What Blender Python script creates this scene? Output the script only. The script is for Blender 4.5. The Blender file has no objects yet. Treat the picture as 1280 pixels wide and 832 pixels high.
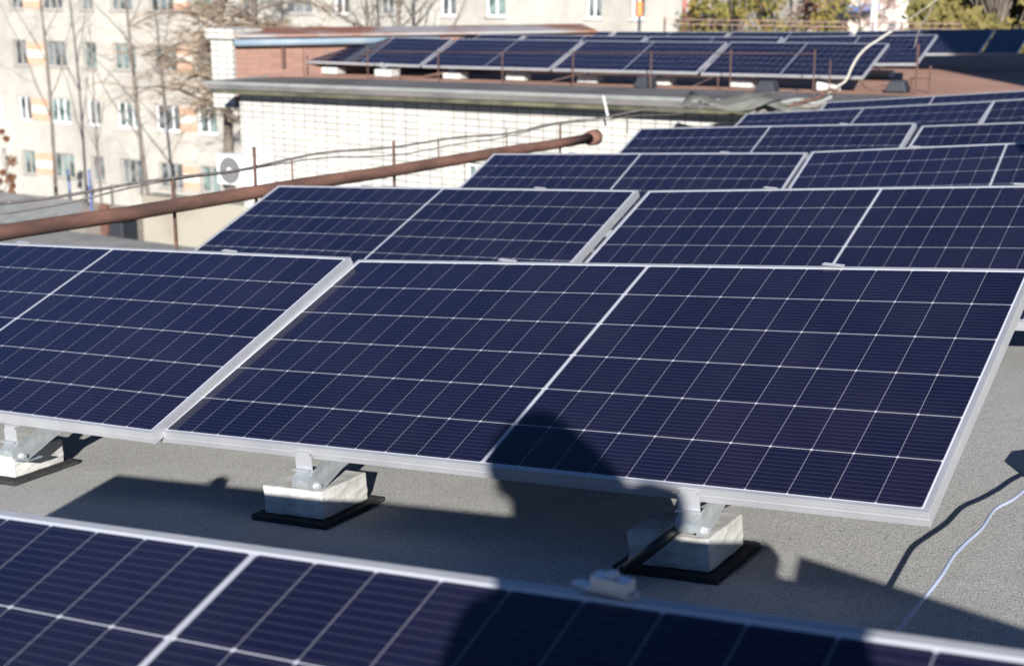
import bpy, bmesh, math, random
from mathutils import Vector, Matrix
R_ = math.radians
random.seed(11)
SC = bpy.context.scene
COL = SC.collection

# ---------------------------------------------------------------- camera, sky, sun, exposure
HEAD, PITCH, FPX, CAMZ = R_(31.4), R_(14.0), 1778.0, 1.5
cam_d = bpy.data.cameras.new('camera')
cam = bpy.data.objects.new('camera', cam_d); COL.objects.link(cam); SC.camera = cam
cam.location = (0, 0, CAMZ); cam.rotation_euler = (R_(90) - PITCH, 0, HEAD)
cam_d.sensor_width = 36; cam_d.lens = FPX / 1280 * 36
cam_d.clip_start = 0.02; cam_d.clip_end = 2000
cam_d.dof.use_dof = True; cam_d.dof.focus_distance = 3.35; cam_d.dof.aperture_fstop = 5.0
cam_d.dof.aperture_blades = 7

SUN_DIR = Vector((-0.48434, 0.80961, -0.33159)).normalized()       # the way the light travels
elev = math.asin(-SUN_DIR.z)
sun_d = bpy.data.lights.new('sun', 'SUN'); sun_d.energy = 5.0; sun_d.angle = R_(0.5); sun_d.color = (1.0, 0.962, 0.905)
sun = bpy.data.objects.new('sun', sun_d); COL.objects.link(sun)
sun.rotation_euler = SUN_DIR.to_track_quat('-Z', 'Y').to_euler(); sun.location = (0, -20, 30)
W = bpy.data.worlds.new('World'); SC.world = W; W.use_nodes = True
wn = W.node_tree.nodes; wl = W.node_tree.links
bg = wn['Background']; sky = wn.new('ShaderNodeTexSky'); sky.sky_type = 'NISHITA'; sky.sun_disc = False
sky.sun_elevation = elev; sky.sun_rotation = math.atan2(-SUN_DIR.x, -SUN_DIR.y)
sky.air_density = 0.8; sky.dust_density = 0.1; sky.ozone_density = 6.5; sky.altitude = 2500
wl.new(sky.outputs[0], bg.inputs[0]); bg.inputs[1].default_value = 0.05
vs = SC.view_settings; vs.view_transform = 'Standard'; vs.look = 'None'; vs.gamma = 1.0; vs.use_curve_mapping = False
vs.exposure = 1.25
SC.render.engine = 'CYCLES'; SC.cycles.use_denoising = True; SC.cycles.max_bounces = 6

# ---------------------------------------------------------------- measuring helpers: where a line of sight meets a known plane
CM = Matrix.Rotation(HEAD, 3, 'Z') @ Matrix.Rotation(R_(90) - PITCH, 3, 'X')
EYE = Vector((0, 0, CAMZ))
def sight(x, y): return CM @ Vector(((x - 640) / FPX, -(y - 416) / FPX, -1))
def on_z(x, y, z): q = sight(x, y); return EYE + q * ((z - CAMZ) / q.z)
def on_y(x, y, Y): q = sight(x, y); return EYE + q * (Y / q.y)
def on_x(x, y, X): q = sight(x, y); return EYE + q * (X / q.x)

# ---------------------------------------------------------------- materials
def mat(name, color=(.5, .5, .5), rough=.7, metal=0.0, spec=.5):
    m = bpy.data.materials.new(name); m.use_nodes = True
    b = m.node_tree.nodes['Principled BSDF']
    b.inputs['Base Color'].default_value = (*color, 1); b.inputs['Roughness'].default_value = rough
    b.inputs['Metallic'].default_value = metal; b.inputs['Specular IOR Level'].default_value = spec
    return m
class NG:
    def __init__(s, m): s.t = m.node_tree; s.n = s.t.nodes; s.l = s.t.links; s.b = s.n['Principled BSDF']
    def new(s, ty, **k):
        n = s.n.new(ty)
        for a, v in k.items(): setattr(n, a, v)
        return n
    def put(s, sock, v):
        if hasattr(v, 'is_output'): s.l.new(v, sock)
        else: sock.default_value = v
    def m(s, op, a, b=0.0, c=0.0):
        n = s.new('ShaderNodeMath', operation=op); s.put(n.inputs[0], a); s.put(n.inputs[1], b); s.put(n.inputs[2], c); return n.outputs[0]
    def mix(s, f, a, b):
        n = s.new('ShaderNodeMix', data_type='RGBA'); s.put(n.inputs[0], f)
        for i, v in ((6, a), (7, b)):
            s.put(n.inputs[i], (*v, 1) if isinstance(v, tuple) and len(v) == 3 else v)
        return n.outputs[2]
    def obj(s): return s.new('ShaderNodeTexCoord').outputs['Object']
    def uv(s):
        o = s.new('ShaderNodeTexCoord').outputs['UV']; x = s.new('ShaderNodeSeparateXYZ'); s.l.new(o, x.inputs[0]); return x.outputs[0], x.outputs[1]
    def noise(s, scale, detail=4, rough=.55, vec=None, sx=None):
        n = s.new('ShaderNodeTexNoise'); n.inputs['Scale'].default_value = scale; n.inputs['Detail'].default_value = detail; n.inputs['Roughness'].default_value = rough
        v = vec or s.obj()
        if sx:
            mp = s.new('ShaderNodeMapping'); mp.inputs['Scale'].default_value = sx; s.l.new(v, mp.inputs[0]); v = mp.outputs[0]
        s.l.new(v, n.inputs['Vector']); return n.outputs[0]
    def ramp(s, f, stops):
        r = s.new('ShaderNodeValToRGB'); s.put(r.inputs[0], f); e = r.color_ramp.elements
        while len(e) < len(stops): e.new(.5)
        for q, (p, c) in zip(e, stops): q.position = p; q.color = (*c, 1)
        return r.outputs[0]
    def step(s, f, lo, hi):
        n = s.new('ShaderNodeMapRange'); s.put(n.inputs[0], f); n.inputs[1].default_value = lo; n.inputs[2].default_value = hi; return n.outputs[0]
    def bump(s, h, strength, dist=.01):
        n = s.new('ShaderNodeBump'); n.inputs['Strength'].default_value = strength; n.inputs['Distance'].default_value = dist
        s.put(n.inputs['Height'], h); s.l.new(n.outputs[0], s.b.inputs['Normal'])
    def col(s, v): s.l.new(v, s.b.inputs['Base Color'])
    def rgh(s, v): s.l.new(v, s.b.inputs['Roughness'])
def noisy(name, a, b, scale, rough=.8, metal=0., bump=0., detail=5, lo=.35, hi=.65, sx=None, dist=.01, spec=.5):
    m = mat(name, a, rough, metal, spec); g = NG(m); f = g.noise(scale, detail, sx=sx)
    g.col(g.mix(g.step(f, lo, hi), a, b))
    if bump: g.bump(f, bump, dist)
    return m

MW, VR = 2.094, .16; MH = 6 * VR + .030
def solar_material():
    m = mat('solar_cells', rough=.1); g = NG(m)
    u, v = g.uv()                                                   # metres on the panel
    PITU = (MW - .046) / 22
    du = g.m('SUBTRACT', u, MW / 2); au = g.m('SUBTRACT', g.m('ABSOLUTE', du), .006)
    cu = g.m('DIVIDE', au, PITU); fu = g.m('ABSOLUTE', g.m('SUBTRACT', g.m('FRACT', g.m('ADD', cu, .5)), .5))   # distance to the nearest column gap, in pitches
    du_m = g.m('MULTIPLY', fu, PITU)
    vc = g.m('DIVIDE', g.m('SUBTRACT', v, MH / 2), VR)
    dv_m = g.m('MULTIPLY', g.m('ABSOLUTE', g.m('SUBTRACT', g.m('FRACT', g.m('ADD', vc, .5)), .5)), VR)
    lv = g.m('SUBTRACT', 1.0, g.step(du_m, .0003, .0008)); lh = g.m('SUBTRACT', 1.0, g.step(dv_m, .0006, .0011))
    dia = g.m('SUBTRACT', 1.0, g.step(g.m('ADD', du_m, dv_m), .0036, .0052))
    ad = g.m('ABSOLUTE', du); mid = g.m('MULTIPLY', g.m('SUBTRACT', 1.0, g.step(ad, .0037, .0045)), g.m('ADD', .62, g.m('MULTIPLY', g.step(ad, .0012, .002), .38)))
    edge = g.m('MAXIMUM', g.step(au, MW / 2 - .0235, MW / 2 - .0228), g.step(g.m('ABSOLUTE', g.m('SUBTRACT', v, MH / 2)), 3 * VR - .0005, 3 * VR + .0005))
    white = g.m('MAXIMUM', g.m('MAXIMUM', lh, g.m('MULTIPLY', lv, .5)), g.m('MAXIMUM', g.m('MAXIMUM', dia, mid), edge))
    ribbon = g.m('ABSOLUTE', g.m('SUBTRACT', g.m('FRACT', g.m('ADD', g.m('MULTIPLY', vc, 11), .0)), .5))
    rib = g.m('SUBTRACT', 1.0, g.step(g.m('MULTIPLY', ribbon, VR / 11), .0003, .0007))
    # each cell a little different
    cx = g.new('ShaderNodeCombineXYZ'); g.put(cx.inputs[0], g.m('FLOOR', g.m('ADD', g.m('MULTIPLY', g.m('SIGN', du), g.m('ADD', cu, 1)), 40))); g.put(cx.inputs[1], g.m('FLOOR', g.m('ADD', vc, 20)))
    oi = g.new('ShaderNodeObjectInfo'); g.put(cx.inputs[2], oi.outputs['Random'])
    wnz = g.new('ShaderNodeTexWhiteNoise'); g.l.new(cx.outputs[0], wnz.inputs[0])
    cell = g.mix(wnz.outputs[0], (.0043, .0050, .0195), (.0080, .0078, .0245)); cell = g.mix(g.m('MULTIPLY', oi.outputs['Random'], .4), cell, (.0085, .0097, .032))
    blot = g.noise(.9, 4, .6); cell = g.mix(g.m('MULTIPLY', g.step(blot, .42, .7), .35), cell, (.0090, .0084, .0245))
    dust = g.noise(2.2, 6, .6); cell = g.mix(g.m('MULTIPLY', g.step(dust, .45, .8), .018), cell, (.30, .28, .27))
    c = g.mix(g.m('MULTIPLY', rib, .11), cell, (.34, .34, .38)); c = g.mix(g.m('MULTIPLY', white, .82), c, (.54, .56, .62))
    g.col(c); g.rgh(g.m('ADD', .05, g.m('MULTIPLY', g.step(dust, .3, .8), .10)))
    g.b.inputs['IOR'].default_value = 1.42
    return m
M = {}
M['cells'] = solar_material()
M['alu'] = noisy('anodised_aluminium', (.42, .43, .455), (.49, .50, .525), 6, .42, .55)
M['galv'] = noisy('galvanised_steel', (.42, .46, .48), (.58, .62, .64), 35, .42, .7, detail=3)
M['back'] = mat('white_backsheet', (.7, .7, .7), .5)
def roof_mat():
    m = mat('mineral_roofing', rough=.92, spec=.25); g = NG(m)
    gr = g.noise(330, 2, .6); gr2 = g.noise(95, 3, .6); big = g.noise(1.3, 5, .6); mid = g.noise(9, 5, .65)
    c = g.ramp(gr, [(.30, (.092, .090, .086)), (.5, (.31, .307, .292)), (.72, (.62, .61, .58))])
    c = g.mix(g.m('MULTIPLY', g.step(gr2, .35, .7), .35), c, (.46, .455, .43))
    c = g.mix(g.m('MULTIPLY', g.step(big, .45, .7), .34), c, (.20, .198, .19))
    c = g.mix(g.m('MULTIPLY', g.step(mid, .50, .72), .32), c, (.44, .425, .39))
    g.col(c); g.bump(g.m('ADD', gr, g.m('MULTIPLY', gr2, .6)), .55, .004); return m
M['roof'] = roof_mat()
def concrete_mat():
    m = mat('cast_concrete', rough=.85, spec=.3); g = NG(m)
    a = g.noise(14, 6, .65); b = g.noise(90, 4, .7); st = g.noise(20, 4, .6, sx=(1, 1, .12))
    c = g.ramp(a, [(.32, (.27, .27, .258)), (.66, (.47, .465, .445))]); c = g.mix(g.m('MULTIPLY', g.step(st, .5, .75), .35), c, (.34, .33, .31))
    c = g.mix(g.m('MULTIPLY', g.step(b, .62, .8), .5), c, (.25, .25, .24)); g.col(c); g.bump(b, .35, .003); return m
M['concrete'] = concrete_mat()
M['rubber'] = noisy('granular_rubber', (.012, .012, .013), (.045, .045, .046), 220, .95, 0, .6, 3, dist=.003, spec=.2)
M['rust'] = noisy('rusty_paint', (.075, .042, .035), (.165, .085, .062), 7, .85, 0, .5, 8, sx=(1, .35, 1), spec=.25, lo=.38, hi=.66)
M['rustpost'] = noisy('rusty_iron', (.06, .035, .028), (.115, .06, .045), 22, .85, .1, .2)
M['cable_black'] = mat('black_cable', (.012, .012, .014), .45)
M['cable_blue'] = mat('pale_blue_cable', (.28, .32, .42), .45)
M['cable_grey'] = noisy('old_grey_cable', (.10, .09, .085), (.20, .18, .17), 30, .7)
def brick_mat(name, c1, c2, mortar, sc, w, h, msize, bias=0.0, axis='xz', stain=None):
    m = mat(name, rough=.9, spec=.2); g = NG(m); t = g.new('ShaderNodeTexBrick')
    g.put(t.inputs['Scale'], sc); t.inputs['Brick Width'].default_value = w; t.inputs['Row Height'].default_value = h; t.inputs['Mortar Size'].default_value = msize
    t.inputs['Color1'].default_value = (*c1, 1); t.inputs['Color2'].default_value = (*c2, 1); t.inputs['Mortar'].default_value = (*mortar, 1); t.inputs['Bias'].default_value = bias
    t.inputs['Mortar Smooth'].default_value = .2; t.offset = 0.0
    x = g.new('ShaderNodeSeparateXYZ'); g.l.new(g.obj(), x.inputs[0]); cx = g.new('ShaderNodeCombineXYZ')
    g.l.new(g.m('ADD', x.outputs[0], x.outputs[1]), cx.inputs[0]); g.l.new(x.outputs[2], cx.inputs[1]); g.l.new(cx.outputs[0], t.inputs['Vector'])
    nm_ = g.noise(.8, 5, .65); nm2 = g.noise(6, 3, .6)
    fac = g.m('MULTIPLY', t.outputs[1], g.step(g.m('ADD', g.m('MULTIPLY', nm_, .7), g.m('MULTIPLY', nm2, .3)),   .26, .52))
    t.inputs['Mortar'].default_value = (*[(a + b) / 2 for a, b in zip(c1, c2)], 1)
    c = g.mix(fac, t.outputs[0], mortar)
    n = g.noise(1.1, 6, .6)
    c = g.mix(g.m('MULTIPLY', g.step(n, .45, .72), .25), c, stain or (.55, .50, .42))
    g.col(c); g.bump(t.outputs[1], -.4, .01); return m
M['whitebrick'] = brick_mat('white_silicate_brick', (.44, .435, .41), (.35, .345, .325), (.185, .18, .17), 1, .19, .088, .012)
M['redbrick'] = brick_mat('brown_render_over_brick', (.235, .135, .105), (.185, .105, .085), (.16, .105, .09), 1, .25, .075, .006, stain=(.085, .06, .052))
def facade_mat():
    m = mat('cream_render', rough=.95, spec=.2); g = NG(m)
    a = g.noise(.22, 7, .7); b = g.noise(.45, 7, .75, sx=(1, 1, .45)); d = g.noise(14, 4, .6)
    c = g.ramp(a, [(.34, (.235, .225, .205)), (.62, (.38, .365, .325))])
    c = g.mix(g.m('MULTIPLY', g.step(b, .46, .70), .75), c, (.225, .21, .195)); c = g.mix(g.m('MULTIPLY', g.step(d, .5, .8), .15), c, (.5, .48, .42)); g.col(c); return m  # grey mottling paints tree shade as well as grime into the render
M['facade'] = facade_mat()
M['orange'] = noisy('orange_tile', (.42, .23, .155), (.46, .28, .20), 3, .8)
M['whitepanel'] = noisy('pale_panel', (.42, .40, .35), (.48, .46, .41), 2, .8)
M['pvc'] = mat('white_window_frame', (.60, .60, .60), .4)
M['oldframe'] = noisy('weathered_window_frame', (.22, .21, .195), (.32, .30, .28), 5, .7)
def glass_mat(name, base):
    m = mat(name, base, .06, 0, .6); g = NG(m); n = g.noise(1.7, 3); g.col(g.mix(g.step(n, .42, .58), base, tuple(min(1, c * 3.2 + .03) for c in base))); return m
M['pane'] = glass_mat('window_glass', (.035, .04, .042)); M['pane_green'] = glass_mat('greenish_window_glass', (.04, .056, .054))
M['sheet'] = noisy('weathered_zinc_sheet', (.085, .081, .078), (.14, .132, .127), 1.6, .7, .0, sx=(1, .3, 1), spec=.3)
M['fascia'] = noisy('grey_zinc_flashing', (.15, .16, .158), (.20, .205, .20), 3, .85, 0)
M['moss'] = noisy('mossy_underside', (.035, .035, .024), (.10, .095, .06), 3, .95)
M['redroof'] = noisy('reddish_roofing', (.29, .165, .12), (.36, .215, .16), .9, .95, 0, .2, 7, spec=.2)
M['rustsheet'] = noisy('rusted_tin', (.20, .085, .045), (.27, .255, .255), .8, .6, .1, detail=7, lo=.42, hi=.58)
M['bluegrey'] = noisy('blue_grey_gutter', (.12, .17, .22), (.20, .24, .27), 2, .6)
M['acwhite'] = mat('white_casing', (.62, .62, .61), .45)
M['acgrey'] = noisy('grey_grille', (.10, .10, .105), (.14, .14, .145), 60, .6)
M['plaster'] = noisy('stained_plaster', (.27, .25, .205), (.15, .115, .085), .55, .95, 0, .1, 7, lo=.45, hi=.75)
M['tar'] = noisy('grey_felt_roof', (.15, .15, .145), (.22, .215, .205), 2, .95, 0, .2)
M['ground'] = noisy('yard_ground', (.16, .13, .105), (.27, .23, .19), .35, .95, 0, .2, 7)
M['dark'] = mat('dark_plastic', (.02, .022, .03), .6)
M['white'] = noisy('white_painted_metal', (.55, .55, .54), (.46, .455, .44), 2, .6)
M['bluepaint'] = noisy('blue_paint', (.06, .09, .22), (.09, .13, .28), 3, .6)
M['redpaint'] = noisy('dull_red_paint', (.36, .12, .10), (.44, .18, .15), 4, .6)
M['orangepaint'] = mat('orange_paint', (.75, .20, .05), .6)
M['bark'] = noisy('grey_brown_bark', (.075, .06, .05), (.15, .125, .105), 8, .95, 0, .3, sx=(1, 1, .3))
M['twig'] = noisy('brown_twigs', (.155, .115, .08), (.25, .19, .13), 3, .9)
M['twig_grey'] = noisy('grey_twigs', (.17, .15, .14), (.25, .22, .20), 3, .9)
M['twig_red'] = noisy('reddish_twigs', (.27, .17, .145), (.36, .25, .22), 2, .9)
def leaf_mat(name, a, b, c3):
    m = mat(name, a, .75, 0, .25); g = NG(m); n = g.noise(.7, 3); n2 = g.noise(9, 2)
    c = g.mix(g.step(n, .38, .62), a, b); c = g.mix(g.m('MULTIPLY', g.step(n2, .5, .7), .7), c, c3); g.col(c)
    tr = g.new('ShaderNodeBsdfTranslucent'); g.l.new(c, tr.inputs[0]); mx = g.new('ShaderNodeMixShader'); mx.inputs[0].default_value = .3
    out = g.n['Material Output']; g.l.new(g.b.outputs[0], mx.inputs[1]); g.l.new(tr.outputs[0], mx.inputs[2]); g.l.new(mx.outputs[0], out.inputs[0]); return m
M['leaf_autumn'] = leaf_mat('autumn_leaves', (.20, .17, .045), (.13, .14, .04), (.34, .17, .06))
M['leaf_gold'] = leaf_mat('golden_green_leaves', (.20, .165, .055), (.135, .125, .042), (.28, .215, .085))
M['leaf_rust'] = leaf_mat('rusty_brown_leaves', (.20, .09, .045), (.13, .06, .035), (.26, .15, .09))
M['jacket'] = noisy('dark_jacket_cloth', (.02, .023, .03), (.035, .038, .05), 30, .9)
M['trouser'] = noisy('dark_trouser_cloth', (.035, .04, .06), (.05, .06, .08), 40, .9)
M['skin'] = mat('skin', (.52, .32, .24), .55); M['hair'] = mat('dark_hair', (.025, .018, .014), .6); M['eye'] = mat('eye', (.6, .6, .6), .2)

# ---------------------------------------------------------------- mesh helpers
def obj(name, bm, m, parent=None, mtx=None, smooth=False, bevel=0):
    if smooth:
        for f in bm.faces: f.smooth = True
    me = bpy.data.meshes.new(name); bm.to_mesh(me); bm.free(); o = bpy.data.objects.new(name, me); COL.objects.link(o)
    for k in (m if isinstance(m, list) else [m]): me.materials.append(k)
    if parent: o.parent = parent
    if mtx is not None: o.matrix_basis = mtx
    if bevel:
        md = o.modifiers.new('bevel', 'BEVEL'); md.width = bevel; md.segments = 2; md.limit_method = 'ANGLE'
    return o
def thing(name, label, cat, mtx=None, group=None):
    o = bpy.data.objects.new(name, None); COL.objects.link(o); o.empty_display_size = .1
    if mtx is not None: o.matrix_basis = mtx if isinstance(mtx, Matrix) else Matrix.Translation(mtx)
    return tag(o, label, cat, group)
def tag(o, label, cat, group=None):
    o['label'] = label; o['category'] = cat
    if group: o['group'] = group
    return o
def struct(o): o['kind'] = 'structure'; return o
def box(bm, x0, x1, y0, y1, z0, z1):
    v = [bm.verts.new(p) for p in ((x0, y0, z0), (x1, y0, z0), (x1, y1, z0), (x0, y1, z0), (x0, y0, z1), (x1, y0, z1), (x1, y1, z1), (x0, y1, z1))]
    for f in ((0, 3, 2, 1), (4, 5, 6, 7), (0, 1, 5, 4), (1, 2, 6, 5), (2, 3, 7, 6), (3, 0, 4, 7)): bm.faces.new([v[i] for i in f])
    return v
def bx(*a): bm = bmesh.new(); box(bm, *a); return bm
def prism(bm, poly, ext):
    """poly: list of 3-D points (planar), swept by the vector ext"""
    a = [bm.verts.new(Vector(p)) for p in poly]; b = [bm.verts.new(Vector(p) + Vector(ext)) for p in poly]
    bm.faces.new(a[::-1]); bm.faces.new(b); n = len(a)
    for i in range(n): bm.faces.new((a[i], a[(i + 1) % n], b[(i + 1) % n], b[i]))
    bmesh.ops.recalc_face_normals(bm, faces=bm.faces[:])
def tube(bm, pts, r, seg=8, cap=True):
    pts = [Vector(p) for p in pts]; rs = r if isinstance(r, (list, tuple)) else [r] * len(pts)
    rings = []; up = None
    for i, p in enumerate(pts):
        d = (pts[min(i + 1, len(pts) - 1)] - pts[max(i - 1, 0)]).normalized()
        if up is None: up = d.orthogonal().normalized()
        up = (up - d * up.dot(d));  up = up.normalized() if up.length > 1e-6 else d.orthogonal().normalized()
        s = d.cross(up)
        rings.append([bm.verts.new(p + (up * math.cos(2 * math.pi * k / seg) + s * math.sin(2 * math.pi * k / seg)) * rs[i]) for k in range(seg)])
    for a, b in zip(rings[:-1], rings[1:]):
        for k in range(seg): bm.faces.new((a[k], a[(k + 1) % seg], b[(k + 1) % seg], b[k]))
    if cap: bm.faces.new(rings[0][::-1]); bm.faces.new(rings[-1])
def smoothpath(pts, n=6):
    P = [Vector(p) for p in pts]; out = []
    for i in range(len(P) - 1):
        p0, p1, p2, p3 = P[max(i - 1, 0)], P[i], P[i + 1], P[min(i + 2, len(P) - 1)]
        for k in range(n):
            t = k / n; out.append(.5 * ((2 * p1) + (p2 - p0) * t + (2 * p0 - 5 * p1 + 4 * p2 - p3) * t * t + (3 * p1 - p0 - 3 * p2 + p3) * t ** 3))
    return out + [P[-1]]
def cyl(bm, p, axis, r, h, seg=16):
    a = Vector(axis).normalized(); tube(bm, [Vector(p), Vector(p) + a * h], r, seg)

# ---------------------------------------------------------------- the roof under the panels and the yard
RC = (0.60846, 0.11858, -0.011266, 0.0066162, 0.000835)
def roof_z(s, t):
    s2 = min(s, 0.0); z = RC[0] + RC[1] * s2 + RC[2] * t + RC[3] * s2 * s2 + RC[4] * s2 * t - .2
    return z - .075 * max(s, 0)
YARD = -9.5
bm = bmesh.new(); NX, NY = 60, 44; X0, X1, Y0, Y1 = -5.35, 9.0, -6.0, 14.45
g_ = [[bm.verts.new((X0 + (X1 - X0) * i / NX, Y0 + (Y1 - Y0) * j / NY, roof_z(X0 + (X1 - X0) * i / NX, Y0 + (Y1 - Y0) * j / NY))) for i in range(NX + 1)] for j in range(NY + 1)]
for j in range(NY):
    for i in range(NX): bm.faces.new((g_[j][i], g_[j][i + 1], g_[j + 1][i + 1], g_[j + 1][i]))
struct(obj('roof', bm, M['roof'], smooth=True))
bm = bmesh.new(); v = [bm.verts.new(p) for p in ((-500, -300, YARD), (500, -300, YARD), (500, 700, YARD), (-500, 700, YARD))]; bm.faces.new(v)
struct(obj('ground', bm, M['ground']))
b1 = thing('low_building', 'building whose grey felt roof carries the near rows of solar panels', 'building', (0, 0, YARD))
obj('wall', bx(X0 + .02, X1 - .02, Y0 + .02, Y1 - .02, 0, 9.1), M['plaster'], b1)
bm = bmesh.new(); prism(bm, [(X0 - .03, Y0, roof_z(X0, Y0) - YARD - .10), (X0 - .03, Y1, roof_z(X0, Y1) - YARD - .10), (X0 - .03, Y1, roof_z(X0, Y1) - YARD + .012), (X0 - .03, Y0, roof_z(X0, Y0) - YARD + .012)], (.055, 0, 0))
obj('roof_edge_flashing', bm, M['sheet'], b1)

# ---------------------------------------------------------------- solar panels
POSES = {
 'R2B': ([0.9961, -0.0241, -0.087, -0.0054, 0.9466, -0.3222, 0.0907, 0.322, 0.9422], [-2.7485, 2.653, 0.3014]),
 'R2A': ([0.9981, -0.0371, -0.0534, 0.0174, 0.9441, -0.329, 0.0632, 0.328, 0.9424], [-4.8218, 2.5765, 0.178]),
 'R3A': ([0.9983, -0.0278, -0.056, 0.0075, 0.9425, -0.3339, 0.0627, 0.3334, 0.9405], [-4.8863, 4.7654, 0.1161]),
 'R3B': ([0.9962, -0.0203, -0.0872, -0.0102, 0.9422, -0.3349, 0.0895, 0.3351, 0.9378], [-2.7122, 4.6972, 0.2614]),
 'R4A': ([0.9977, -0.0567, -0.0439, 0.0383, 0.9394, -0.3406, 0.0611, 0.3387, 0.9387], [-4.846, 6.8702, 0.0633]),
 'R4B': ([0.9942, -0.0784, -0.0765, 0.0504, 0.9477, -0.3151, 0.0978, 0.31, 0.9455], [-2.6366, 6.7173, 0.2542]),
 'R5A': ([0.9978, -0.0258, -0.0643, 0.001, 0.9343, -0.3563, 0.0699, 0.356, 0.9317], [-4.7944, 8.8391, 0.043]),
 'R5B': ([0.9962, -0.0203, -0.0872, -0.0102, 0.9422, -0.3349, 0.0895, 0.3351, 0.9378], [-2.675, 8.8413, 0.1915]),
 'R6A': ([0.9939, 0.0201, -0.1103, -0.056, 0.9417, -0.3315, 0.0978, 0.3362, 0.9365], [-4.6834, 10.5433, 0.0463]),
 'R7A': ([0.9951, -0.0207, -0.0988, -0.0131, 0.9442, -0.329, 0.1007, 0.3292, 0.9387], [-4.6181, 12.4917, 0.0109]),
 'R1A': ([0.994, -0.0194, -0.1095, -0.0152, 0.9518, -0.3062, 0.1108, 0.3066, 0.9452], [-2.1507, 0.3252, 0.3946]),
 'F1A': ([0.9998, -0.0281, 0.0125, 0.0307, 0.9369, -0.348, -0.0014, 0.3489, 0.937], [-14.1937, 17.1685, 0.2723]),
 'F1B': ([1.0002, 0.0064, -0.0133, -0.0106, 0.9403, -0.34, 0.0109, 0.3408, 0.9399], [-11.7682, 16.821, 0.2968]),
 'F1C': ([1.0002, 0.001, -0.0132, -0.0055, 0.9416, -0.3367, 0.0127, 0.3373, 0.9411], [-9.5441, 16.6592, 0.328]),
 'F1D': ([1.0001, 0.0058, -0.0158, -0.0111, 0.936, -0.3516, 0.0133, 0.3524, 0.9355], [-7.427, 16.7174, 0.3422]),
 'R6B': ([0.9953, -0.0236, -0.0965, -0.0102, 0.9422, -0.3349, 0.0995, 0.3349, 0.9368], [-2.5723, 10.4244, 0.2541]),
 'R7B': ([0.9953, -0.0236, -0.0965, -0.0102, 0.9422, -0.3349, 0.0995, 0.3349, 0.9368], [-2.5045, 12.4639, 0.2247]),
 'F2A': ([1.0002, 0.0073, -0.0111, -0.0107, 0.9403, -0.34, 0.0085, 0.3408, 0.9399], [-13.6484, 18.3887, 0.2919]),
 'F2B': ([1.0002, 0.0067, -0.0127, -0.0107, 0.9403, -0.34, 0.0102, 0.3408, 0.9399], [-11.7172, 18.7381, 0.2925]),
 'F2C': ([1.0001, 0.005, -0.0168, -0.0105, 0.9403, -0.34, 0.0146, 0.3407, 0.9398], [-9.5353, 18.6485, 0.3185]),
 'F2D': ([0.9997, -0.0169, -0.0278, 0.0067, 0.9436, -0.3308, 0.0324, 0.3311, 0.9428], [-7.3085, 18.4911, 0.3715]),
 'F3A': ([1.0001, 0.0061, -0.0141, -0.0106, 0.9403, -0.34, 0.0117, 0.3408, 0.9399], [-14.0133, 22.0736, 0.2148]),
 'F3B': ([1.0001, 0.0051, -0.0165, -0.0105, 0.9403, -0.34, 0.0143, 0.3407, 0.9398], [-11.498, 21.3604, 0.2696]),
 'F3C': ([1.0, 0.0026, -0.023, -0.0103, 0.9403, -0.3399, 0.0213, 0.3407, 0.9397], [-9.5901, 21.9227, 0.2819]),
 'F3D': ([0.9997, -0.0196, -0.0259, 0.0104, 0.9489, -0.3153, 0.0313, 0.3155, 0.9482], [-7.2261, 21.3028, 0.3825]),
 'F3E': ([0.9997, -0.0196, -0.0259, 0.0104, 0.9489, -0.3153, 0.0313, 0.3155, 0.9482], [-5.0926, 21.325, 0.4494]),
}
def fix(Rl, t):
    c0 = Vector((Rl[0], Rl[3], Rl[6])).normalized(); c1 = Vector((Rl[1], Rl[4], Rl[7])); c1 = (c1 - c0 * c1.dot(c0)).normalized(); c2 = c0.cross(c1)
    m = Matrix((c0, c1, c2)).transposed().to_4x4(); m.translation = Vector(t); return m
POSE = {k: fix(*v) for k, v in POSES.items()}
# the near panel beyond the right edge of the front row tips the other way, over the ridge
c, s = math.cos(R_(-6)), math.sin(R_(-6))
m1 = Matrix(((c, 0, -s), (0, 1, 0), (s, 0, c))) @ Matrix.Rotation(R_(18), 3, 'X')
pb = POSE['R1A'] @ Vector((MW + .03, MH, 0)); m1 = m1.to_4x4(); m1.translation = Vector((-.035, 1.24, .915)) - (m1.to_3x3() @ Vector((0, MH, 0))); POSE['R1B'] = m1
def frame_bm():
    bm = bmesh.new(); L, h = .0115, .035
    for (x0, x1, y0, y1) in ((0, MW, 0, L), (0, MW, MH - L, MH), (0, L, L, MH - L), (MW - L, MW, L, MH - L)): box(bm, x0, x1, y0, y1, -.0075, 0)   # glass lip
    for (x0, x1, y0, y1) in ((0, MW, 0, .002), (0, MW, MH - .002, MH), (0, .002, .002, MH - .002), (MW - .002, MW, .002, MH - .002)): box(bm, x0, x1, y0, y1, -h, -.0075)
    for (x0, x1, y0, y1) in ((.002, MW - .002, .002, .03), (.002, MW - .002, MH - .03, MH - .002), (.002, .03, .03, MH - .03), (MW - .03, MW - .002, .03, MH - .03)): box(bm, x0, x1, y0, y1, -h, -h + .002)
    for (x0, x1, y0, y1) in ((-.0015, MW + .0015, -.0015, 0), (-.0015, MW + .0015, MH, MH + .0015)): box(bm, x0, x1, y0, y1, -.020, -.017)
    return bm
def glass_bm():
    bm = bmesh.new(); box(bm, .003, MW - .003, .003, MH - .003, -.006, -.0013)
    uv = bm.loops.layers.uv.new('UVMap')
    for f in bm.faces:
        for l in f.loops: l[uv].uv = (l.vert.co.x, l.vert.co.y)
    return bm
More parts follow.
